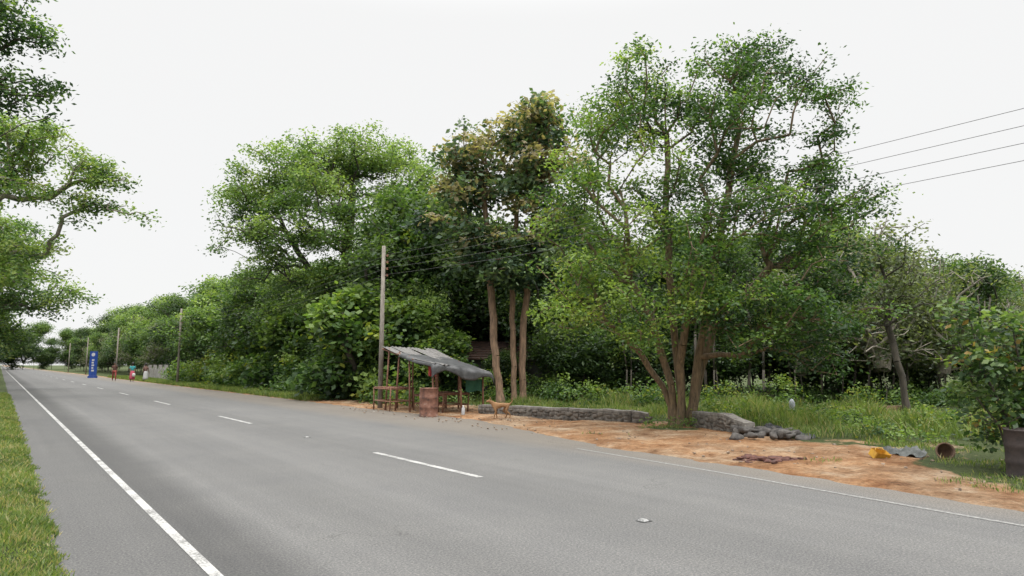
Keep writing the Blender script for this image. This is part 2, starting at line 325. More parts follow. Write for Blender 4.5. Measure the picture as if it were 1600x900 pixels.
# ------------------------------------------------------------------ grass
def blades(name,U_,V_,h,w,seed,dry=.15,lean=.4,bias=0):
    rng=np.random.default_rng(seed); n=len(U_); z=gz(U_,V_)
    B=np.stack([U_,V_,z-.01],1); H=h*rng.uniform(.5,1.4,n)
    ang=rng.uniform(0,2*np.pi,n); ln=rng.uniform(0,lean,n)*H
    D=np.stack([np.cos(ang)*ln,np.sin(ang)*ln,H],1); sa=rng.uniform(0,2*np.pi,n); S=np.stack([np.cos(sa),np.sin(sa),0*sa],1)*(w*rng.uniform(.6,1.4,n))[:,None]
    M=B+D*.55*np.array([.6,.6,1]); V=np.stack([B,M+S*.5,B+D,M-S*.5],1).reshape(-1,3)
    t=np.clip(.5+bias+.30*vn(U_,V_,1.4,7)+rng.normal(size=n)*.22,0,1); g=(rng.uniform(size=n)<dry*(1+.8*vn(U_,V_,2.2,3)))*rng.uniform(.5,1,n)
    tt=np.repeat(np.stack([t,g,g*0],1),4,axis=0)
    return obj(name,quadmesh(name,V,np.arange(4*n).reshape(n,4),None,tt,[G_grass]),rz=TH)
rng=np.random.default_rng(5)
n=130000; v=1.5+rng.uniform(size=n)**1.8*45; u=.56-rng.uniform(size=n)**1.2*np.minimum(4.,1.0+v*.1)-np.abs(rng.normal(size=n))*.03
u=u+.06*vn(u,v,4,5)+.05*vn(u,v,11,2)
blades('verge_grass',u,v,.065+.035*vn(u,v,2,9)+.025*vn(u,v,7,2),.006+v*.0006,1,.28,1.1,-.02)
n=190000; v=rng.uniform(-3,34,n); u=rng.uniform(8.6,24,n); m=dirtmask(u,v); nz=vn(u,v,1.7,11)*.5+vn(u,v,5,3)*.3
ee=np.interp(v,EV,EU)
keep=(m<.12)&(nz>-.28)|((m<.8)&(nz>.26))|((m<1.01)&(nz>.50)&(u>ee+.7))|((u>ee+1.0)&(v<4.2)&(nz>-.1))
u,v=u[keep],v[keep]
tall=np.clip((u-np.interp(v,EV,EU)-3)/5,0,1)
blades('weedy_grass',u,v,.07+.40*tall*np.clip(.35+1.0*vn(u,v,1.3,2)+.4*vn(u,v,4,1),.08,1.5),.012+.014*tall,2,.18,.9,.03)
n=70000; v=30+rng.uniform(size=n)*70; u=10.95+rng.uniform(size=n)**1.5*5
blades('roadside_grass',u,v,.22,.03,3,.08,.7,.1)
# ------------------------------------------------------------------ main tree
def tint_main(T,rng):
    t=.50+.22*np.clip((4.8-T[:,0])/3,-1,1)-.05*np.clip((T[:,2]-6)/3,-1,1)+rng.normal(size=len(T))*.08
    return t,(rng.uniform(size=len(T))<.10*(T[:,0]<4.5))*.8
ml=[(6.6,18,9.8,1.3,1.2,1.1),(4.4,18.5,9.4,1.5,1.3,1.1),(2.7,18.2,8.3,1.4,1.4,1.0),(7.9,17.6,8.5,1.1,1.1,1.0),(5.7,18,7.6,1.8,1.7,1.3),(8.2,18,6.4,1.5,1.5,1.1),
(3.5,17.5,6.5,1.7,1.6,1.2),(1.8,18,6.3,1.1,1.2,.9),(6.4,17,5.4,1.9,1.6,1.1),(2.0,17.8,4.6,1.4,1.4,1.0),(4.2,16.8,4.6,1.6,1.3,1.0),(1.4,17.6,3.2,1.0,1.1,.7),
(2.7,17,3.0,1.2,1.2,.8),(8.1,17.7,4.5,1.4,1.4,1.0),(7.2,17,3.0,1.5,1.4,.9),(5.3,16.6,3.4,1.3,1.0,.7),(8.5,18.2,3.2,1.0,1,.8),(7.6,17.4,1.9,.9,1,.5),(9.2,18,5.6,.7,.8,.5),(3.2,16.8,2.4,.8,.8,.4),(6.2,16.8,2.5,.9,.8,.4),(4.4,16.6,2.9,.8,.6,.4)]
B=(4.4,18.1)
st=[[(B[0]-.12,B[1],0),(4.15,18.0,1.1),(3.7,17.9,2.6),(2.9,17.8,4.4)],
    [(B[0]+.05,B[1]+.1,0),(4.42,18.3,1.3),(4.3,18.3,3.2),(4.2,18.3,6),(4.3,18.4,8)],
    [(B[0]+.2,B[1],0),(4.8,18.0,1.2),(5.1,17.9,3.0),(5.6,18,5.2),(6.2,18,8)],
    [(B[0]+.25,B[1]+.1,0),(4.9,18.3,1.0),(5.4,18.3,2.6),(6.9,18,4.2)],
    [(B[0]-.02,B[1]-.12,0),(4.35,17.8,1.6),(4.5,17.4,3.2),(4.9,17.2,5)],
    [(B[0]-.2,B[1]+.1,0),(4.0,18.2,1.0),(3.4,18.1,1.9),(2.4,17.8,2.8)]]
tree('broadleaf_tree',st,ml,1180,58,.115,[bark_grey,G_main],12,r0=.125,cl=.21,tintf=tint_main,loc=(B[0],B[1],0),ptn=.28,hollow=.2,ncl=290,cs=.37)
# ------------------------------------------------------------------ rain tree
def tint_rain(T,rng):
    return .5+.06*(T[:,2]-9)/3+rng.normal(size=len(T))*.08, (rng.uniform(size=len(T))<.1)*.7
rl=[(-8.6,40,14.4,2.6,2.6,1.6),(-13.6,40,13.5,2.1,2.4,1.4),(-11.2,41,13.9,2.4,2.6,1.6),(-6.2,40,12.9,2.2,2.4,1.4),(-15,39,11.2,2.0,2.2,1.3),(-10.5,38,11.3,2.8,2.4,1.2),(-6,39,10.4,2.4,2.4,1.5),
(-4.5,40,11.8,1.6,1.8,1.3),(-15.2,39,9.2,1.7,1.8,1.0),(-12.8,38,8.6,2.2,2.2,1.2),(-9,37.5,8.6,2.5,2.2,1.3),(-5.6,39,7,2.4,2.4,1.6),(-7.5,38,4.8,2.6,2.2,1.7),(-3.6,40,8.8,1.6,2,1.6),(-11.5,39,5.8,2.2,2,1.4),(-14.2,39.5,6.8,1.8,1.6,1.4)]
tree('rain_tree',[[(-9.5,40,0),(-9.6,40,3.5),(-9.2,40,5),(-7,40,8),(-6.2,40,10.5)],[(-9.6,40,3.2),(-11.5,40,6.5),(-13.4,39.6,9.5),(-14.2,39.5,11.5)],[(-9.5,40.1,4.2),(-9.8,40,8),(-9.5,40,12)]],
 rl,1300,56,.20,[bark_dark,G_rain],22,r0=.42,rt=.014,cl=.36,flat=.55,tintf=tint_rain,loc=(-9.5,40,0),hollow=.25,ncl=300,cs=.62)
# ------------------------------------------------------------------ teak tree
def tint_teak(T,rng):
    p=np.clip((T[:,2]-6)/7,0,.5); return .52+rng.normal(size=len(T))*.12,(rng.uniform(size=len(T))<p)*.85
tl=[(.8,28,11.7,1.3,1.3,1.0),(-.8,28,11.0,1.3,1.3,1.0),(-2.1,28,10.2,.9,1,.8),(1.4,28,10.3,1.3,1.3,1.0),(-1.6,28,8.9,1.3,1.2,.9),(.5,28,8.9,1.4,1.3,1.0),(-2.7,27.8,7.4,.9,1,.8),(-.8,27.6,6.9,1.4,1.3,.9),
(1.4,28,7.2,1.3,1.2,.9),(-1.9,28,5.5,1.0,1,.8),(0,27.6,5.6,1.0,1.1,.7),(1.9,28,5.6,1.1,1.1,.8)]
tree('teak_tree',[[(.1,28,0),(.05,28,3),(.0,28,6),(.4,28,9.6)],[(.42,28.1,0),(.45,28,3),(.8,28,7),(1,28,9)],[(-.45,27.6,0),(-.75,27.7,3),(-.9,27.9,6),(-1.2,28,9)]],
 tl,700,30,.25,[bark_red,G_teak],31,r0=.15,rt=.012,cl=.25,wr=.6,tintf=tint_teak,loc=(0,28,0),hollow=.2,ncl=200,cs=.38)
# ------------------------------------------------------------------ overhanging roadside trees (left side of the road)
def tint_y(T,rng): return .55+rng.normal(size=len(T))*.1,(rng.uniform(size=len(T))<.25)*.7
al=[(-17.2,30,8.3,1.2,1.2,.6),(-18.6,30,8.9,1.3,1.3,.7),(-19.6,30,11.1,1.4,1.4,.9),(-21.3,30,11.6,1.5,1.6,1.0),(-18.4,30,10.0,.9,1,.6),(-22.,30,9.6,1.6,1.5,1.0),(-23.5,30,12.2,2,2,1),(-26,30,12,2.5,2.5,1.5),(-22.6,30,7.0,1.7,1.6,1.0),
(-21.8,30,5.4,1.4,1.4,.8),(-28,31,10,3,3,2),(-24,29,8.3,1.5,2,1.2)]
tree('roadside_tree',[[(-26.3,30.3,0),(-25.6,30.2,3),(-24,30,5.6),(-21.5,30,7.4)],[(-25.6,30.2,3),(-25.8,30,6.5),(-24.6,30,9)],[(-25.6,30.2,3),(-27,30.4,7),(-27.6,30.6,9)]],
 al,760,44,.19,[bark_pale,G_rain],41,r0=.38,rt=.012,cl=.28,flat=.55,tintf=tint_y,loc=(-26.3,30.3,0),hollow=.2,ncl=150,cs=.42)
bl=[(-11.35,14.6,8.0,.65,.9,.7),(-11.8,14.5,9.4,.8,1,.8),(-10.95,14.5,7.1,.32,.5,.35),(-12,14.5,7.9,1,1,1),(-12.8,14.5,9.6,1.5,1.5,1.3),(-14,14,8,1.6,1.6,1.4),(-12.7,13.5,10.5,1.6,1.5,1),(-11.3,14.4,6.3,.3,.4,.4),(-12,14.8,5.6,.6,.6,.5)]
tree('roadside_tree',[[(-14.6,13.6,0),(-14.4,13.7,3.5),(-13.4,14,6),(-12.2,14.3,7.6)],[(-14.4,13.7,3.5),(-14,13.8,7),(-13,14,9)]],
 bl,380,56,.12,[bark_dark,G_main],42,r0=.3,cl=.2,loc=(-14.6,13.6,0),hollow=.2,ncl=110,cs=.3,tintf=lambda T,r_:(.35+r_.normal(size=len(T))*.1,np.zeros(len(T))))
cl_=[(-28.8,42,7.6,2,2,1.4),(-31.5,42,8.8,2.4,2.4,1.6),(-27.4,42,5.9,1.3,1.6,.7),(-30.4,43,5.8,2,2,1),(-33,42,5.5,2,2,2),(-34,42,10,3,3,2),(-33,43,3.8,1.6,2,1.5)]
tree('roadside_tree',[[(-34.6,41.6,0),(-34,41.8,3),(-31.5,42,5.5)],[(-34,41.8,3),(-33.5,42,7),(-32.5,42,8)]],
 cl_,520,46,.22,[bark_dark,G_rain],43,r0=.35,rt=.012,cl=.36,tintf=tint_rain,loc=(-34.6,41.6,0),ncl=130,cs=.5)
# ------------------------------------------------------------------ generic woodland
def generic(seed,H,Rr,mats,nt_=420,lp=42,ls=.24,cl=.36,low=.22,bare=0,rt=.012,wr=.5):
    rg=np.random.default_rng(seed); lob=[]
    for i in range(14):
        z=rg.uniform(low,1)*H; fr=(1-abs(z/H-.58)**1.6*1.6); a_=rg.uniform(0,6.28); rr=Rr*.62*rg.uniform(.2,1)*fr
        s=Rr*rg.uniform(.28,.48)*max(fr,.5); lob.append((rr*math.cos(a_),rr*math.sin(a_),min(z,H-s*.5),s,s,s*.7))
    return tree('wood_tree_%d'%seed,[[(0,0,0),(.1,0,H*.3),(.2,.1,H*.55),(0,.1,H*.8)],[(0,0,H*.18),(Rr*.3,.1,H*.42)],[(0,.05,H*.2),(-Rr*.3,.1,H*.45)]],lob,nt_,lp,ls,mats,seed,r0=.2,rt=rt,cl=cl,only_mesh=True,bare=bare,wr=wr,ncl=120,cs=.5,
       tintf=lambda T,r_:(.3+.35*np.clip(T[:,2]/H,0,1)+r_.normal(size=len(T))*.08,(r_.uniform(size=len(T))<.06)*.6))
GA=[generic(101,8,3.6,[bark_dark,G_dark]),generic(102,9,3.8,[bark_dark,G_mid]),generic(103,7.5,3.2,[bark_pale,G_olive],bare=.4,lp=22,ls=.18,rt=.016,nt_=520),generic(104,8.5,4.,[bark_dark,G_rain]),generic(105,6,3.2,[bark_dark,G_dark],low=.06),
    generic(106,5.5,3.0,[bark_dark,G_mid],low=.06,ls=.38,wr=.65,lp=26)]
def grove(name,items):
    e=empty(name)
    for i,(x,y,k_,s,r_) in enumerate(items):
        o=bpy.data.objects.new('tree_%d'%i,GA[k_]); o.location=(x,y,0); o.scale=(s,s,s*(.92+.16*((i*37)%10)/10)); o.rotation_euler=(0,0,r_); link(o,e)
    return e
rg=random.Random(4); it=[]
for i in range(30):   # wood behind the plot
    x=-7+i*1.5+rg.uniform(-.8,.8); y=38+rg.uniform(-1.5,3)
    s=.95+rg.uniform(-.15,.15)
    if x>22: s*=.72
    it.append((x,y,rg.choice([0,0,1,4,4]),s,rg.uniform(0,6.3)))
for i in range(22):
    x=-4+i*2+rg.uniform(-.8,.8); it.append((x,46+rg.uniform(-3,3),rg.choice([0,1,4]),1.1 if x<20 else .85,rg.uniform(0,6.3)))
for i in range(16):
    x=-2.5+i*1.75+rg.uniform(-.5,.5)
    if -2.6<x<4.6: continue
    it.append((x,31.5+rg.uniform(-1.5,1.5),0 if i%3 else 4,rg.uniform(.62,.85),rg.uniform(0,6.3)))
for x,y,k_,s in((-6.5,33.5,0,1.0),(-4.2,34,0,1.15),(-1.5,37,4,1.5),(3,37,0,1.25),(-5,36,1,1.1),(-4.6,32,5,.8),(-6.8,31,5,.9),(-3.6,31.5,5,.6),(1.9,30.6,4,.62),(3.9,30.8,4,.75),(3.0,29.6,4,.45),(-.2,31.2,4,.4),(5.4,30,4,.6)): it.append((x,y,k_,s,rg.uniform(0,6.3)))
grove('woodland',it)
it=[]
for i in range(14):
    v=26+i*2.6; u=14.8+rg.uniform(-.8,1.2); x,y=W(u,v); it.append((x,y,[5,3,5,0,1,5][i%6],(.62 if i%6 in(0,2,5) else .52)+.016*(v-26)+rg.uniform(-.1,.1),rg.uniform(0,6.3)))
for i in range(14):
    v=26+i*3; u=19+rg.uniform(-1,1.5); x,y=W(u,v); it.append((x,y,[0,1,3,0][i%4],.76+.009*(v-26)+rg.uniform(-.12,.15),rg.uniform(0,6.3)))
grove('roadside_thicket',it)
it=[]
for i in range(26):
    v=66+i*6+rg.uniform(-1,1); u=16+rg.uniform(-1,3); x,y=W(u,v); it.append((x,y,[1,0,3,0,2][i%5],1.05+rg.uniform(-.25,.3),rg.uniform(0,6.3)))
for i in range(26):
    v=62+i*7+rg.uniform(-1,1); u=23+rg.uniform(-1,3); x,y=W(u,v); it.append((x,y,[1,0,3,0][i%4],1.4+rg.uniform(-.3,.3),rg.uniform(0,6.3)))
for i in range(30):
    v=66+i*8; x,y=W(-3.8+rg.uniform(-1.5,.3),v); it.append((x,y,[0,3,0,1][i%4],1.4+rg.uniform(-.2,.2),rg.uniform(0,6.3)))
for i in range(10):
    x,y=W(-2.5,70+i*9); it.append((x,y,[4,5][i%2],.75,rg.uniform(0,6.3)))
for i in range(18):
    x,y=W(-12+i*3.0,270+rg.uniform(-10,30)); it.append((x,y,(0,1,4)[i%3],1.35+rg.uniform(-.2,.4),rg.uniform(0,6.3)))
grove('distant_trees',it)
for i,(x,y,s,sd) in enumerate(((14.6,27,1.05,.3),(17.3,27.5,.88,2),(20.4,27,.72,4),(12.2,29,.9,1),(22.5,29,.75,5),(16,30,1.0,3.1))):
    o=obj('acacia_tree',GA[2],(x,y,0),rz=sd); o.scale=(s,s,s)
# slender understorey trunks
V=[];F=[]; rr=random.Random(77)
def rod(V,F,p,q,r1,r2=None,k=8):
    r2=r2 if r2 is not None else r1
    v,f=tubes(np.array([p],float),np.array([q],float),np.array([r1]),np.array([r2]),k); n=len(V)
    V+= [tuple(x) for x in v]; F+= [tuple(x+n) for x in f]; F.append(tuple(n+i for i in range(k))[::-1]); F.append(tuple(n+k+i for i in range(k)))
for i in range(52):
    x=4.5+i*.33+rr.uniform(-.4,.4); y=28+rr.uniform(-1.,4); r=rr.uniform(.025,.075); p=(x,y,-.1)
    for j in range(3):
        q=(p[0]+rr.gauss(0,.16),p[1]+rr.gauss(0,.1),p[2]+1.5); rod(V,F,p,q,r,r*.85,7); p=q; r*=.85
obj('understorey_trunks',pymesh('ut',V,F,[bark_dark],True))
# undergrowth, leaf mass
ul=[]
for i in range(74):
    x=-6+i*.40+rg.uniform(-.4,.4); h=rg.uniform(.25,.85); ul.append((x,24.8+rg.uniform(0,5)+(2 if x<2 else 0),h*.6,rg.uniform(.4,.9),.8,h))
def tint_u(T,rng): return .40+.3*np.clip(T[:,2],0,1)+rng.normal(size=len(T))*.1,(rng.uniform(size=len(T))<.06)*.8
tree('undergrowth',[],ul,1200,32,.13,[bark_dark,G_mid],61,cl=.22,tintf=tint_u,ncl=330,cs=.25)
ul=[]
for i in range(46):
    x,y=W(rg.uniform(14.4,19),rg.uniform(-.5,13)); h=rg.uniform(.15,.5); ul.append((x,y,h*.5,rg.uniform(.2,.6),rg.uniform(.2,.6),h))
tree('weeds',[],ul,520,26,.09,[bark_dark,G_mid],64,cl=.14,tintf=lambda T,r_:(.62+r_.normal(size=len(T))*.12,(r_.uniform(size=len(T))<.1)*.6),ncl=160,cs=.15)
ul=[(3.75,17.35,.1,.5,.3,.16),(4.5,17.25,.08,.4,.25,.14),(3.2,17.5,.05,.3,.3,.1),(4.75,17.9,.1,.3,.3,.2)]
tree('weeds',[],ul,70,26,.07,[bark_dark,G_mid],65,cl=.1,tintf=lambda T,r_:(.6+r_.normal(size=len(T))*.12,np.zeros(len(T))))
ul=[]
for i in range(46):
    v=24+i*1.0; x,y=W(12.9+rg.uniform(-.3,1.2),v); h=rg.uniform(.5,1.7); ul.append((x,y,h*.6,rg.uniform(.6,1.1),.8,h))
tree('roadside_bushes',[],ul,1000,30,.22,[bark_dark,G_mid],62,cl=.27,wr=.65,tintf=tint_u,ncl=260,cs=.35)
# right foreground shrub
sl=[(7.0,10.6,2.4,.3,.4,.22),(7.6,10.6,2.15,.45,.4,.3),(7.1,10.4,1.65,.42,.4,.3),(7.8,10.6,1.4,.5,.5,.4),(7.0,10.6,1.1,.35,.35,.3),(7.6,10.4,.95,.45,.35,.3),(8.2,10.8,2.0,.5,.5,.5),(8.2,10.8,1.1,.5,.5,.5),(7.9,10.1,.85,.3,.3,.25),(7.3,10.9,.6,.4,.3,.3),(7.15,10.7,2.0,.35,.3,.25)]
tree('shrub',[[(7.6,10.6,0),(7.5,10.5,.8),(7.2,10.5,1.5),(7.05,10.5,2.3)],[(7.7,10.6,0),(7.8,10.5,.9),(7.9,10.6,1.6)],[(7.6,10.6,0),(7.3,10.4,.7),(7.0,10.4,1.1)]],sl,340,13,.11,[bark_dark,G_shrub],71,r0=.03,rt=.003,cl=.10,wr=.6,tintf=lambda T,r_:(.52+r_.normal(size=len(T))*.2,(r_.uniform(size=len(T))<.035)*.9),loc=(7.6,10.6,0))
tree('slender_tree',[[(12.3,21.5,0),(12.2,21.5,1.2),(11.9,21.6,2.8),(12,21.8,4.4)]],[(12,21.7,4.4,1.3,1.3,1.1),(11.2,21.7,3.4,.9,.9,.7),(12.9,21.7,3.4,1,1,.7),(12.3,21.7,5.2,.9,.9,.7)],210,22,.13,[bark_dark,G_olive],72,r0=.10,cl=.22,loc=(12.3,21.5,0),ncl=60,cs=.35)
# ------------------------------------------------------------------ stones
bm=bmesh.new(); bmesh.ops.create_icosphere(bm,subdivisions=2,radius=1); SV=np.array([v.co[:] for v in bm.verts]); SF=[[v.index for v in f.verts] for f in bm.faces]; bm.free()
SF=np.array(SF)
def stones(name,items,mats,seed,parent=None,extra=None,sq=.6,jit=.06):
    rng=np.random.default_rng(seed); VV=[];FF=[];n=0
    for (x,y,z,a_,b_,c_) in items:
        # angular stone: clip the sphere by random planes
        P=np.sign(SV)*np.abs(SV)**sq
        for _ in range(5):
            nn=norm(rng.normal(size=(1,3)))[0]; dd=rng.uniform(.5,.8); s=P@nn; P=P-np.maximum(s-dd,0)[:,None]*nn
        P=P*(1+jit*rng.normal(size=(len(P),1))); P=P*np.array([a_,b_,c_])*1.15; q=rng.uniform(0,6.28) if extra is None else extra+rng.normal()*.08
        co,si=math.cos(q),math.sin(q); X=P[:,0]*co-P[:,1]*si; Y=P[:,0]*si+P[:,1]*co
        VV.append(np.stack([X+x,Y+y,P[:,2]+z],1)); FF.append(SF+n); n+=len(P)
    return obj(name,quadmesh(name,np.concatenate(VV),np.concatenate(FF),mats=mats),parent=parent)
def stonewall(name,pts,hs,seed,cap=True):
    e=empty(name); rr=random.Random(seed)
    for i in range(len(pts)-1):
        (x0,y0),(x1,y1)=pts[i],pts[i+1]; L=math.hypot(x1-x0,y1-y0); a_=math.atan2(y1-y0,x1-x0); items=[]
        h0,h1=hs[i],hs[i+1]
        dx,dy=-math.sin(a_)*.13,math.cos(a_)*.13
        m=max(2,int(L/.35)); V=[];F=[]
        for j in range(m+1):
            t=j/m; x=x0+(x1-x0)*t; y=y0+(y1-y0)*t; h=h0+(h1-h0)*t+rr.uniform(-.015,.015); w1=1.12+rr.uniform(-.06,.06)
            V+= [(x-dx,y-dy,-.05),(x-dx,y-dy,h-.06),(x-dx*w1,y-dy*w1,h-.055),(x-dx*w1*.95,y-dy*w1*.95,h),(x+dx*w1*.95,y+dy*w1*.95,h+.005),(x+dx*w1,y+dy*w1,h-.055),(x+dx,y+dy,h-.06),(x+dx,y+dy,-.05)]
            if j:
                for q in range(7): a0=(j-1)*8+q; F.append((a0,a0+1,a0+9,a0+8))
        F.append(tuple(range(8))); F.append(tuple(m*8+q for q in range(8))[::-1])
        obj('core_%d'%i,pymesh('core',V,F,[conc if cap else mortar]),parent=e)
        s=0
        while s<L:
            w=rr.uniform(.12,.26); t=min((s+w/2)/L,1); h=h0+(h1-h0)*t-(.07 if cap else .0); z=0
            while z<h-.03:
                hh=min(rr.uniform(.08,.15),h-z)
                for sd in(-1,1):
                    items.append((x0+(x1-x0)*t+sd*dx*.93,y0+(y1-y0)*t+sd*dy*.93,z+hh/2,w*.47,.045,hh*.46))
                z+=hh
            s+=w*.98
        stones('stones_%d'%i,items,[stone],seed+i,e,a_,.45)
stonewall('stone_wall',[(-1.0,22.6),(1.7,20.0),(3.3,18.95),(3.7,18.8)],[.30,.36,.36,.28],5)
stonewall('stone_wall',[(4.75,17.8),(5.1,16.4),(5.35,15.6)],[.42,.44,.30],9)
rr=random.Random(8)
stones('stone_rubble',[(5.6+rr.gauss(0,.3),15.2+rr.gauss(0,.35),rr.uniform(.02,.16),rr.uniform(.07,.19),rr.uniform(.06,.14),rr.uniform(.04,.11)) for _ in range(44)],[rockm],3)
stones('scattered_stones',[(lambda p:(p[0],p[1],.03,rr.uniform(.012,.04),rr.uniform(.012,.03),rr.uniform(.01,.02)))(W(rr.uniform(9.8,13.5),rr.uniform(0,24))) for _ in range(260)],[pebble],4)
dirtm=simple('red_soil',(.13,.055,.042),(.055,.028,.022),14,.95,.9)
stones('soil_heap',[(4.3+rr.gauss(0,.24),11.6+rr.gauss(0,.14),rr.uniform(.0,.06),rr.uniform(.03,.10),rr.uniform(.03,.08),rr.uniform(.02,.04)) for _ in range(110)],[dirtm],6)
brick=simple('brick_plinth',(.28,.17,.11),(.15,.10,.07),8,.95,.6)
V=[];F=[]
for i in range(9):
    for j in range(3): box(V,F,(10.2+i*.27+(j%2)*.1,21.4+i*.05,.06+j*.105),(.25,.2,.095))
obj('brick_wall',pymesh('brick_wall',V,F,[brick]))
# ------------------------------------------------------------------ poles & wires
insm=simple('insulator',(.25,.12,.07),(.15,.07,.05),10,.3,.1)
P0=np.array([-4.85,25.4]); D=np.array([ST,-CT])
poles=[P0+D*s for s in (40,0,-36,-72,-108,-144)]
zs=[5.72,5.47,5.22,4.97]
for i,p in enumerate(poles):
    e=empty('utility_pole',(p[0],p[1],0)); V=[];F=[]; rod(V,F,(0,0,-.3),(.02,0,6.05),.095,.07,12)
    obj('shaft',pymesh('shaft',V,F,[pole_m],True),parent=e)
    V=[];F=[]
    for z in zs:
        rod(V,F,(.07,-.02,z-.04),(.17,-.02,z-.04),.012); rod(V,F,(.17,-.02,z-.08),(.17,-.02,z+.01),.035,.03)
    obj('insulators',pymesh('insulators',V,F,[insm]),parent=e)
wirem=simple('wire',(.10,.10,.10),(.08,.08,.08),5,.5,0)
cu=bpy.data.curves.new('overhead_wires','CURVE'); cu.dimensions='3D'; cu.bevel_depth=.0045; cu.bevel_resolution=1
for a_,b_ in zip(poles[:-1],poles[1:]):
    for z in zs:
        s=cu.splines.new('POLY'); s.points.add(16)
        for i in range(17):
            t=i/16; s.points[i].co=(a_[0]+(b_[0]-a_[0])*t+.17,a_[1]+(b_[1]-a_[1])*t-.02,z-.5*4*t*(1-t),1)
cu.materials.append(wirem); link(bpy.data.objects.new('overhead_wires',cu))
# ------------------------------------------------------------------ roadside stall
st_=empty('roadside_stall')
c=[np.array(p) for p in((-4.72,25.0,2.27),(-2.5,22.05,1.62),(-.72,23.35,1.32),(-2.93,26.3,2.14))]  # far-front, near-front, near-back, far-back
def roofpt(a_,b_):  # a: 0 far ->1 near, b:0 front->1 back
    return (c[0]*(1-a_)+c[1]*a_)*(1-b_)+(c[3]*(1-a_)+c[2]*a_)*b_
V=[];F=[]; rr=random.Random(2)
for sgm in range(6):
    b0,b1=sgm/6-.02,(sgm+1)/6+.02; a0=rr.uniform(-.05,.02); a1=rr.uniform(.96,1.03); off=.012*(sgm%2)+rr.uniform(0,.02); n0=len(V); na,nb=14,13
    tl_=rr.uniform(-.03,.03)
    for i in range(na+1):
        for j in range(nb+1):
            a_=a0+(a1-a0)*i/na; bb=b0+(b1-b0)*j/nb; p=roofpt(a_,bb)
            V.append((p[0],p[1],p[2]+off+.014*math.sin(j/nb*6.28*3)+tl_*math.sin(a_*5)-.06*math.sin(math.pi*a_)))
    for i in range(na):
        for j in range(nb): q=n0+i*(nb+1)+j; F.append((q,q+1,q+nb+2,q+nb+1))
o=obj('roof_sheets',pymesh('roof_sheets',V,F,[sheet]),parent=st_); md=o.modifiers.new('s','SOLIDIFY'); md.thickness=.006
V=[];F=[]; na,nb=30,30; rr=random.Random(6)
ph=[rr.uniform(0,6) for _ in range(6)]
for i in range(na+1):
    for j in range(nb+1):
        a_=.38+.62*i/na*1.2; bb=-.05+1.1*j/nb; ov=max(0,a_-1.0); p=roofpt(min(a_,1.03),bb)
        z=p[2]+.05+.02*math.sin(bb*17+ph[0])*math.sin(a_*13+ph[1])-.05*math.sin(math.pi*min(a_,1))
        if ov>0: z-=ov*2.4*(1+.35*math.sin(bb*9+ph[2])); p=p+np.array([.04*math.sin(bb*22),-.05*math.sin(bb*19+1),0])
        ed=max(0,-bb,bb-1); z-=ed*3
        if i==0: z-=.045
        V.append((p[0],p[1],z))
for i in range(na):
    for j in range(nb): q=i*(nb+1)+j; F.append((q,q+1,q+nb+2,q+nb+1))
o=obj('tarpaulin',pymesh('tarpaulin',V,F,[tarp],True),parent=st_); md=o.modifiers.new('s','SOLIDIFY'); md.thickness=.004
V=[];F=[]
def post(a_,b_,lean=(0,0),r=.035):
    p=roofpt(a_,b_); rod(V,F,(p[0]+lean[0],p[1]+lean[1],-.05),(p[0],p[1],p[2]-.0),r,r*.8)
for a_,b_,l in((.12,.02,(-.1,0)),(.30,.05,(-.12,.02)),(.55,.0,(.05,0)),(.93,.04,(.06,.05)),(.95,.5,(.05,0)),(.93,.93,(.02,0)),(.5,.95,(0,0)),(.08,.93,(0,0)),(.07,.5,(0,0)),(.75,.3,(.03,.1))): post(a_,b_,l)
for a_ in(.05,.35,.65,.97):
    p,q=roofpt(a_,-.04),roofpt(a_,1.04); rod(V,F,(p[0],p[1],p[2]-.07),(q[0],q[1],q[2]-.07),.022)
for b_ in(.02,.5,.97):
    p,q=roofpt(-.03,b_),roofpt(1.0,b_); rod(V,F,(p[0],p[1],p[2]-.11),(q[0],q[1],q[2]-.11),.026)
obj('posts',pymesh('posts',V,F,[wood_red],True),parent=st_)
V=[];F=[]
def table(a0,a1,b0,b1,h):
    P=[roofpt(a,b_) for a,b_ in((a0,b0),(a1,b0),(a1,b1),(a0,b1))]
    for p in P: rod(V,F,(p[0],p[1],-.03),(p[0]+rr.uniform(-.04,.04),p[1],h+.02),.028,.024)
    for k1,k2 in((0,1),(1,2),(2,3),(3,0)):
        for hh in(h,h*.45):
            rod(V,F,(P[k1][0],P[k1][1],hh-.02),(P[k2][0],P[k2][1],hh-.02),.022)
    m=12
    for i in range(m+1):
        t=i/m; p=P[0]*(1-t)+P[1]*t; q=P[3]*(1-t)+P[2]*t; rod(V,F,(p[0],p[1],h+.015+rr.uniform(0,.01)),(q[0],q[1],h+.015+rr.uniform(0,.01)),.018)
table(-.02,.32,-.12,.3,.78); table(.42,.8,.35,.8,.62); table(.1,.35,.5,.85,.5)
obj('slatted_tables',pymesh('slatted_tables',V,F,[wood_red],True),parent=st_)
def cloth(name,p0,p1,h,col,seed,parent):
    rr=random.Random(seed); V=[];F=[]
    for i in range(13):
        for j in range(9):
            t=i/12; s=j/8; x=p0[0]+(p1[0]-p0[0])*t; y=p0[1]+(p1[1]-p0[1])*t+.03*math.sin(t*14+s*2); V.append((x,y,p0[2]+(p1[2]-p0[2])*t-h*s*(1+.1*math.sin(t*7))))
    for i in range(12):
        for j in range(8): q=i*9+j; F.append((q,q+1,q+10,q+9))
    obj(name,pymesh(name,V,F,[simple(name+'_m',col,None,6,.8,.2)],True),parent=parent)
p=roofpt(.93,.62);q=roofpt(.93,.95); cloth('green_cloth',(p[0],p[1],1.15),(q[0],q[1],1.1),.42,(.03,.13,.08),1,st_)
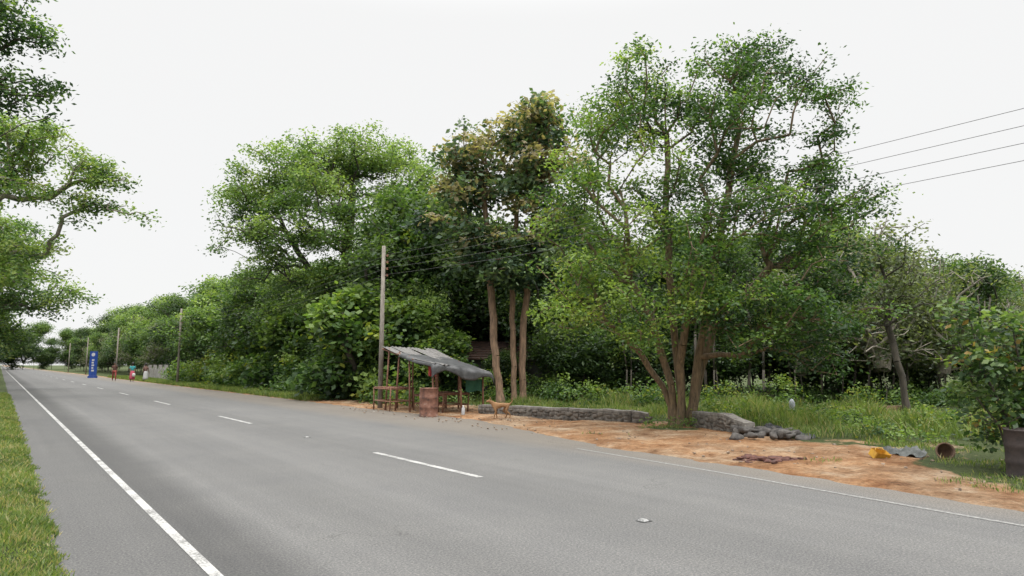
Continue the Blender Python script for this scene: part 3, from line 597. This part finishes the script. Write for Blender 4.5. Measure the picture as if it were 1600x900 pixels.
p=roofpt(.9,.0);q=roofpt(.96,.03); cloth('red_cloth',(p[0],p[1],1.55),(q[0]+.08,q[1],1.5),.28,(.35,.03,.03),2,st_)
# drum
def lathe(name,prof,mat,loc,parent=None,k=28,tilt=None):
    V=[];F=[]
    for r,z in prof:
        for i in range(k): a_=i*6.28318/k; V.append((r*math.cos(a_),r*math.sin(a_),z))
    for i in range(len(prof)-1):
        for j in range(k): F.append((i*k+j,i*k+(j+1)%k,(i+1)*k+(j+1)%k,(i+1)*k+j))
    o=obj(name,pymesh(name,V,F,[mat],True),loc,parent)
    if tilt: o.rotation_euler=tilt
    return o
def drumprof(r,h):
    p=[(0,.0),(r,.0),(r+.008,.008),(r,.02)]
    for z in(.33,.66):
        p+=[(r,h*z-.03),(r+.012,h*z),(r,h*z+.03)]
    p+=[(r,h-.02),(r+.01,h-.008),(r+.005,h),(r-.012,h),(r-.015,h-.02),(0,h-.022)]
    return p
dm2,nt,out=nmat('painted_drum')
tc=N(nt,'ShaderNodeTexCoord'); n=N(nt,'ShaderNodeTexNoise'); n.inputs['Scale'].default_value=5; n.inputs['Detail'].default_value=9; n.inputs['Roughness'].default_value=.7; nt.links.new(tc.outputs['Object'],n.inputs['Vector'])
r=ramp(nt,[(.38,(.06,.035,.03)),(.48,(.16,.07,.045)),(.6,(.23,.11,.075)),(.68,(.30,.25,.21))]); nt.links.new(n.outputs[0],r.inputs[0]); b=N(nt,'ShaderNodeBsdfPrincipled'); b.inputs['Roughness'].default_value=.7; nt.links.new(r.outputs[0],b.inputs['Base Color']); nt.links.new(b.outputs[0],out.inputs[0])
lathe('oil_drum',drumprof(.29,.88),dm2,(-2.6,21.6,.0))
rd=simple('dark_rust_drum',(.05,.036,.032),(.02,.016,.016),6,.8,.5)
lathe('planter_drum',drumprof(.30,.68),rd,(7.4,9.95,.0))
pmat=simple('clay',(.24,.15,.10),(.12,.08,.06),8,.9,.4)
lathe('clay_pot',[(0,0),(.1,0),(.12,.1),(.13,.2),(.145,.2),(.145,.24),(.12,.24),(.115,.2),(.1,.03),(0,.03)],pmat,(7.35,11.9,.12),tilt=(R(80),0,R(-20)))
lathe('plastic_bottle',[(0,0),(.05,0),(.055,.02),(.055,.2),(.02,.26),(.02,.3),(0,.3)],simple('bottle',(.5,.52,.55),(.4,.4,.4),3,.2,0),(-1.55,22.0,.02))
yl=simple('yellow_plastic',(.62,.36,.04),(.42,.22,.03),6,.6,.1)
bm=bmesh.new(); bmesh.ops.create_cube(bm,size=1); bmesh.ops.scale(bm,vec=(.32,.16,.14),verts=bm.verts)
top=[f for f in bm.faces if f.normal.z>.9]; r_=bmesh.ops.inset_region(bm,faces=top,thickness=.02); bmesh.ops.translate(bm,vec=(0,0,-.09),verts=top[0].verts)
bmesh.ops.bevel(bm,geom=[e for e in bm.edges],offset=.01,segments=2,affect='EDGES')
me=bpy.data.meshes.new('yellow_container'); bm.to_mesh(me); bm.free(); me.materials.append(yl)
yc=empty('yellow_container',(6.28,11.9,.08)); o=obj('tub',me,parent=yc); o.rotation_euler=(R(30),R(10),R(20))
V=[];F=[]; pts=[(-.08,0,.06),(-.055,.02,.10),(.0,.02,.11),(.055,.02,.10),(.08,0,.06)]
for a_,b_ in zip(pts[:-1],pts[1:]): rod(V,F,a_,b_,.009)
obj('handle',pymesh('handle',V,F,[yl],True),parent=yc)
def crumple(name,loc,s,mat,seed):
    rr=np.random.default_rng(seed); n=16; X,Y=np.meshgrid(np.linspace(-1,1,n),np.linspace(-1,1,n),indexing='ij'); Z=.5*(1-X**2)*(1-Y**2)+.18*np.sin(X*5+rr.uniform(0,6))*np.sin(Y*6+rr.uniform(0,6))+rr.normal(size=X.shape)*.09
    V=np.stack([X*s[0],Y*s[1],np.maximum(Z,-.05)*s[2]],-1).reshape(-1,3); F=[(i*n+j,(i+1)*n+j,(i+1)*n+j+1,i*n+j+1) for i in range(n-1) for j in range(n-1)]
    obj(name,quadmesh(name,V,F,mats=[mat]),loc,rz=rr.uniform(0,3))
grt=simple('grey_tarp',(.11,.115,.11),(.045,.05,.045),6,.8,.3)
crumple('rubbish_sheet',(7.05,12.3,.04),(.4,.22,.2),grt,1); crumple('rubbish_sheet',(6.75,12.5,.04),(.3,.2,.16),simple('blk',(.06,.065,.06),None,6,.6,.3),2)
crumple('rubbish_sheet',(5.85,15.6,.1),(.35,.3,.3),blackmat,3); crumple('rubbish_sheet',(6.3,15.2,.04),(.35,.22,.16),simple('blk2',(.06,.06,.065),None,6,.7,.3),4)
lit=[simple('litter_pale',(.5,.48,.44),(.3,.28,.25),9,.8,.2),simple('litter_leaf',(.20,.12,.07),(.09,.06,.04),9,.9,.2)]
rr=random.Random(31); V=[];F=[];V2=[];F2=[]
for i in range(170):
    x,y=W(rr.uniform(9.6,14.2),rr.uniform(1,25)); VV_,FF_=(V,F) if i%12==0 else (V2,F2); s_=rr.uniform(.02,.05); n=len(VV_); a_=rr.uniform(0,6.28)
    for q in range(4):
        t_=a_+q*1.57; rr_=s_*(1 if q%2 else .5); VV_.append((x+rr_*math.cos(t_),y+rr_*math.sin(t_),.06+rr.uniform(0,.03)))
    FF_.append((n,n+1,n+2,n+3))
obj('litter',pymesh('litter',V,F,[lit[0]])); obj('fallen_leaves',pymesh('fallen_leaves',V2,F2,[lit[1]]))
wp=simple('white_stone',(.42,.44,.47),(.25,.27,.29),9,.8,.4)
lathe('boundary_marker',[(0,0),(.07,0),(.06,.3),(.085,.40),(.08,.50),(.04,.58),(0,.60)],wp,(8.3,20.5,0))
crumple('dry_leaf_clump',(-2.15,3.45,.04),(.1,.08,.07),simple('dry_leaf',(.16,.08,.06),(.07,.04,.03),20,.9,.5),9)
# ------------------------------------------------------------------ house behind trees
h=empty('small_house',(0,0,0))
wall_m=simple('house_wall',(.15,.15,.145),(.08,.08,.075),3,.9,.2); tile=simple('roof_tile',(.14,.08,.06),(.06,.04,.035),7,.9,.6)
V=[];F=[]; box(V,F,(1.2,33.6,1.0),(7.6,3.2,2.0)); obj('walls',pymesh('walls',V,F,[wall_m]),parent=h)
V=[];F=[]
for sgn in(-1,1):
    for r_ in range(8):
        t0,t1=r_/8,(r_+1)/8; y0=33.6+sgn*(2.1-2.1*t0); y1=33.6+sgn*(2.1-2.1*t1); z0=1.85+.9*t0+.05; z1=1.85+.9*t1
        n=len(V); V+= [(-3.0,y0,z0),(5.4,y0,z0),(5.4,y1,z1),(-3.0,y1,z1),(-3.0,y0,z0-.06),(5.4,y0,z0-.06)]; F+= [(n,n+1,n+2,n+3),(n+4,n+5,n+1,n)]
obj('roof',pymesh('roof',V,F,[tile]),parent=h)
V=[];F=[]; box(V,F,(.2,31.98,.9),(.8,.05,1.75)); box(V,F,(2.3,31.98,1.2),(1.1,.05,.8)); obj('door_and_window',pymesh('dw',V,F,[simple('dark_timber',(.05,.04,.03),None,8,.8,.2)]),parent=h)
# ------------------------------------------------------------------ far boundary wall, sign
V=[];F=[]
cw=simple('boundary_wall_m',(.34,.33,.31),(.22,.2,.19),3,.9,.2)
for i in range(9):
    x,y=W(13.2,63+i*3); box(V,F,(x,y,.8),(.3,.3,1.6),TH)
    if i<8 and i!=3: x,y=W(13.2,64.5+i*3); box(V,F,(x,y,.6),(.15,2.69,1.2),TH)
obj('boundary_wall',pymesh('boundary_wall',V,F,[cw]))
sg=empty('roadside_sign',(-51.5,84.5,0),0); blue=simple('sign_blue',(.02,.06,.28),(.015,.05,.22),3,.4,0); wh=simple('sign_white',(.5,.5,.52),(.4,.4,.42),3,.5,0)
V=[];F=[]; box(V,F,(0,0,1.75),(.85,.22,3.0)); box(V,F,(0,0,.12),(1.0,.4,.24)); obj('panel',pymesh('panel',V,F,[blue]),parent=sg)
V=[];F=[]
for i,w_ in enumerate((.3,.22,.3,.26,.3)): box(V,F,(.02*(-1)**i,-.125,.9+i*.32),(w_,.02,.2))
rod(V,F,(0,-.13,2.85),(0,-.11,2.85),.22,.22,16)
obj('stand_in_mark',pymesh('mark',V,F,[wh]),parent=sg)
x,y=W(14.0,57)
tree('flowering_bush',[[(x,y,0),(x,y,1.5)]],[(x,y,2.2,1.2,1,1.),(x-.8,y+.6,1.2,1,1,.8),(x+.7,y,3.0,.8,.8,.6)],160,36,.17,[bark_dark,G_mid],81,r0=.06,cl=.28,tintf=lambda T,r_:(.8+r_.normal(size=len(T))*.1,(r_.uniform(size=len(T))<.6)*.8),loc=(x,y,0))
# ------------------------------------------------------------------ skinned figures
def skin(name,J,E,mat,parent=None,sub=1,root=0):
    keys=list(J); me=bpy.data.meshes.new(name); me.from_pydata([J[k_][0] for k_ in keys],[(keys.index(a_),keys.index(b_)) for a_,b_ in E],[]); o=obj(name,me,parent=None)
    o.modifiers.new('k','SKIN'); 
    for i,k_ in enumerate(keys):
        r=J[k_][1]; r=r if isinstance(r,tuple) else (r,r); me.skin_vertices[0].data[i].radius=r; me.skin_vertices[0].data[i].use_root=(i==root)
    s=o.modifiers.new('s','SUBSURF'); s.levels=sub; s.render_levels=sub
    bpy.context.view_layer.update(); dg=bpy.context.evaluated_depsgraph_get(); m2=bpy.data.meshes.new_from_object(o.evaluated_get(dg)); o.modifiers.clear(); o.data=m2
    m2.materials.clear(); m2.materials.append(mat); m2.polygons.foreach_set('use_smooth',[True]*len(m2.polygons))
    if parent: o.parent=parent
    return o
skinm=simple('skin_brown',(.16,.085,.05),(.12,.06,.035),5,.6,0); hairm=simple('hair_black',(.015,.013,.012),None,20,.6,.2); eyem=simple('eye_white',(.5,.5,.48),None,3,.4,0)
def person(x,y,rz,shirt,lower,skirt,step=.16,armb=0.,s=1.):
    e=empty('pedestrian',(x,y,.01),rz); e.scale=(s,s,s)
    J={'pel':((0,0,.93),(.13,.1)),'sp':((0,0,1.12),(.11,.085)),'ch':((0,0,1.3),(.14,.095)),'nb':((0,0,1.42),.06),'nk':((0,-.01,1.48),.048),'hd':((0,-.025,1.56),(.075,.09)),'ht':((0,-.01,1.655),(.06,.07))}
    E=[('pel','sp'),('sp','ch'),('ch','nb'),('nb','nk'),('nk','hd'),('hd','ht')]
    for sd,n_ in((1,'r'),(-1,'l')):
        st=step*sd; ab=armb if sd>0 else 0
        J.update({n_+'sh':((.165*sd,0,1.37),.055),n_+'el':((.225*sd,.03+st*.5,1.10),.04),n_+'wr':((.225*sd,-.07+st-ab*.15,.88+ab*.2),.026),n_+'ha':((.222*sd,-.10+st-ab*.17,.82+ab*.2),(.036,.018)),
          n_+'hp':((.09*sd,0,.88),.085),n_+'kn':((.095*sd,-.05-st*.7,.49),.056),n_+'an':((.095*sd,.03-st*1.3,.085),.036),n_+'to':((.1*sd,-.12-st*1.3,.035),.033)})
        E+= [('ch',n_+'sh'),(n_+'sh',n_+'el'),(n_+'el',n_+'wr'),(n_+'wr',n_+'ha'),('pel',n_+'hp'),(n_+'hp',n_+'kn'),(n_+'kn',n_+'an'),(n_+'an',n_+'to')]
    skin('body',J,E,skinm,e)
    for sd,n_ in((1,'r'),(-1,'l')):
        hx,hy,hz=J[n_+'ha'][0]
        for f in range(4):
            l=(.07,.08,.075,.06)[f]; o_=(f-1.5)*.018; skin('finger_%s_%d'%(n_,f),{'a':((hx,hy+o_,hz),.009),'b':((hx,hy+o_-.004,hz-.03-l*.5),.008),'c':((hx-.015*sd,hy+o_-.008,hz-.03-l),.007)},[('a','b'),('b','c')],skinm,e)
        skin('thumb_'+n_,{'a':((hx,hy-.02,hz+.01),.01),'b':((hx-.01*sd,hy-.05,hz-.02),.009),'c':((hx-.012*sd,hy-.055,hz-.05),.008)},[('a','b'),('b','c')],skinm,e)
    JS={'pel':((0,0,.92),(.155,.125)),'sp':((0,0,1.12),(.135,.105)),'ch':((0,0,1.3),(.158,.115)),'nb':((0,0,1.41),.072)}; ES=[('pel','sp'),('sp','ch'),('ch','nb')]
    for n_ in'rl':
        a_=np.array(J[n_+'sh'][0]);b_=np.array(J[n_+'el'][0]); JS[n_+'sh']=(tuple(a_),.068); JS[n_+'sl']=(tuple(a_+(b_-a_)*.75),.058); ES+= [('ch',n_+'sh'),(n_+'sh',n_+'sl')]
    skin('shirt',JS,ES,shirt,e)
    if skirt:
        pr=[(.12,1.0),(.16,.93),(.185,.82),(.20,.6),(.22,.4),(.235,.22),(.225,.22),(.1,.5)]
        o=lathe('skirt',pr,lower,(0,0,0),e,20); o.scale=(1,.85+abs(step),1)
    else:
        JS={'pel':((0,0,.95),(.15,.12))};ES=[]
        for n_ in'rl':
            for q,r in(('hp',.1),('kn',.074)): JS[n_+q]=(J[n_+q][0],r)
            a_=np.array(J[n_+'kn'][0]);b_=np.array(J[n_+'an'][0]); JS[n_+'cf']=(tuple(a_+(b_-a_)*.9),.06); ES+= [('pel',n_+'hp'),(n_+'hp',n_+'kn'),(n_+'kn',n_+'cf')]
        skin('trousers',JS,ES,lower,e)
    lathe('hair',[(0,1.755),(.04,1.75),(.075,1.73),(.098,1.69),(.104,1.64),(.1,1.59),(.085,1.555)],hairm,(0,.022,0),e,16)
    V=[];F=[]
    for sx_ in(-.032,.032): box(V,F,(sx_,-.108,1.605),(.024,.012,.01))
    obj('eyes',pymesh('eyes',V,F,[eyem]),parent=e)
    V=[];F=[]; box(V,F,(0,-.118,1.575),(.024,.035,.04),0,.5); box(V,F,(0,-.108,1.53),(.045,.012,.012)); box(V,F,(.085,-.01,1.585),(.02,.035,.055)); box(V,F,(-.085,-.01,1.585),(.02,.035,.055))
    obj('nose_mouth_ears',pymesh('nme',V,F,[skinm]),parent=e)
    return e
S=lambda n_,c_:simple(n_,c_,tuple(q*.8 for q in c_),6,.85,.1)
person(-39.6,68.5,TH,S('c1',(.09,.04,.03)),S('c2',(.25,.05,.04)),False,.16,0,1.08)
person(-35.6,64.5,TH+3.0,S('c3',(.04,.28,.30)),S('c4',(.45,.08,.12)),True,.1,1,1.04)
person(-35.0,65.6,TH+.4,S('c5',(.03,.03,.035)),S('c6',(.04,.04,.05)),False,.08,0,.97)
person(-34.4,64.6,TH+2.6,S('c7',(.16,.09,.07)),S('c8',(.45,.45,.45)),True,.12,.5)
lathe('carried_bag',[(0,.0),(.12,.02),(.15,.15),(.12,.28),(.03,.33),(0,.33)],simple('bagm',(.6,.6,.58),None,6,.8,.1),(-35.35,64.3,.5))
# dog
dg_=empty('dog',(-.33,20.35,.035),R(8)); dgm=simple('dog_fur',(.34,.19,.09),(.24,.13,.06),9,.9,.3)
J={'hp':((.19,0,.385),(.075,.08)),'be':((.03,0,.385),(.072,.07)),'ch':((-.15,0,.36),(.085,.105)),'ne':((-.26,0,.45),.055),'hd':((-.335,0,.52),(.052,.055)),'mz':((-.39,0,.50),.032),'no':((-.44,0,.49),.022),
 't1':((.27,0,.42),.022),'t2':((.34,0,.50),.016),'t3':((.33,0,.60),.012)}
E=[('hp','be'),('be','ch'),('ch','ne'),('ne','hd'),('hd','mz'),('mz','no'),('hp','t1'),('t1','t2'),('t2','t3')]
for sd,n_,o_ in((1,'a',.04),(-1,'b',-.03)):
    J.update({n_+'1':((-.17,.06*sd,.28),.042),n_+'2':((-.14+o_*.5,.065*sd,.20),.028),n_+'3':((-.16+o_,.065*sd,.10),.019),n_+'4':((-.16+o_*1.5,.065*sd,.03),.018),n_+'5':((-.19+o_*1.5,.065*sd,.018),.02),
     n_+'6':((.18,.06*sd,.32),.055),n_+'7':((.12-o_,.07*sd,.22),.036),n_+'8':((.235-o_,.07*sd,.125),.02),n_+'9':((.22-o_*1.5,.07*sd,.03),.017),n_+'x':((.185-o_*1.5,.07*sd,.018),.02)})
    E+= [('ch',n_+'1'),(n_+'1',n_+'2'),(n_+'2',n_+'3'),(n_+'3',n_+'4'),(n_+'4',n_+'5'),('hp',n_+'6'),(n_+'6',n_+'7'),(n_+'7',n_+'8'),(n_+'8',n_+'9'),(n_+'9',n_+'x')]
skin('body',J,E,dgm,dg_,2)
V=[];F=[]
for sd in(-1,1): rod(V,F,(-.315,.035*sd,.555),(-.31,.055*sd,.62),.022,.004,6)
obj('ears',pymesh('ears',V,F,[dgm],True),parent=dg_)
V=[];F=[]; rod(V,F,(-.455,0,.495),(-.47,0,.495),.013,.010)
for sd in(-1,1): rod(V,F,(-.37,.03*sd,.535),(-.378,.034*sd,.537),.007)
obj('nose_and_eyes',pymesh('nose',V,F,[blackmat]),parent=dg_)
# ------------------------------------------------------------------ sky / light
w=bpy.data.worlds.new('World'); scene.world=w; w.use_nodes=True; nt=w.node_tree; nt.nodes.clear()
out=nt.nodes.new('ShaderNodeOutputWorld'); bg=nt.nodes.new('ShaderNodeBackground'); sky=nt.nodes.new('ShaderNodeTexSky'); sky.sky_type='NISHITA'; sky.sun_disc=False
sky.sun_elevation=R(58); sky.sun_rotation=R(150)
tc=nt.nodes.new('ShaderNodeTexCoord'); sx=nt.nodes.new('ShaderNodeSeparateXYZ'); nt.links.new(tc.outputs['Generated'],sx.inputs[0])
# overcast luminance: bright toward the zenith
mr=nt.nodes.new('ShaderNodeMapRange'); mr.interpolation_type='SMOOTHSTEP'; mr.inputs['From Min'].default_value=.46; mr.inputs['From Max'].default_value=.9; mr.inputs['To Min'].default_value=6.2; mr.inputs['To Max'].default_value=29.
nt.links.new(sx.outputs[2],mr.inputs[0])
cb=nt.nodes.new('ShaderNodeCombineColor')
for i,f in enumerate((1.0,1.0,.995)):
    m=nt.nodes.new('ShaderNodeMath'); m.operation='MULTIPLY'; m.inputs[1].default_value=f; nt.links.new(mr.outputs[0],m.inputs[0]); nt.links.new(m.outputs[0],cb.inputs[i])
mx=nt.nodes.new('ShaderNodeMix'); mx.data_type='RGBA'; mx.inputs[0].default_value=.975; nt.links.new(sky.outputs[0],mx.inputs[6]); nt.links.new(cb.outputs[0],mx.inputs[7])
nt.links.new(mx.outputs[2],bg.inputs[0]); bg.inputs[1].default_value=.15; nt.links.new(bg.outputs[0],out.inputs[0])
su=bpy.data.lights.new('sun','SUN'); su.energy=1.5; su.angle=R(14); su.color=(1,.96,.9); so=link(bpy.data.objects.new('sun',su))
az=R(150); el=R(58); d=Vector((math.sin(az)*math.cos(el),math.cos(az)*math.cos(el),math.sin(el))); so.rotation_euler=(-d).to_track_quat('-Z','Y').to_euler()
# ------------------------------------------------------------------ camera
cam=bpy.data.cameras.new('camera'); cam.lens=24; cam.sensor_width=36; cam.clip_end=5000; cam.clip_start=.05
co=link(bpy.data.objects.new('camera',cam)); co.location=(0,0,1.6); co.rotation_euler=(R(90+6.42),0,0); scene.camera=co
scene.view_settings.view_transform='Standard'; scene.view_settings.look='None'; scene.view_settings.exposure=0
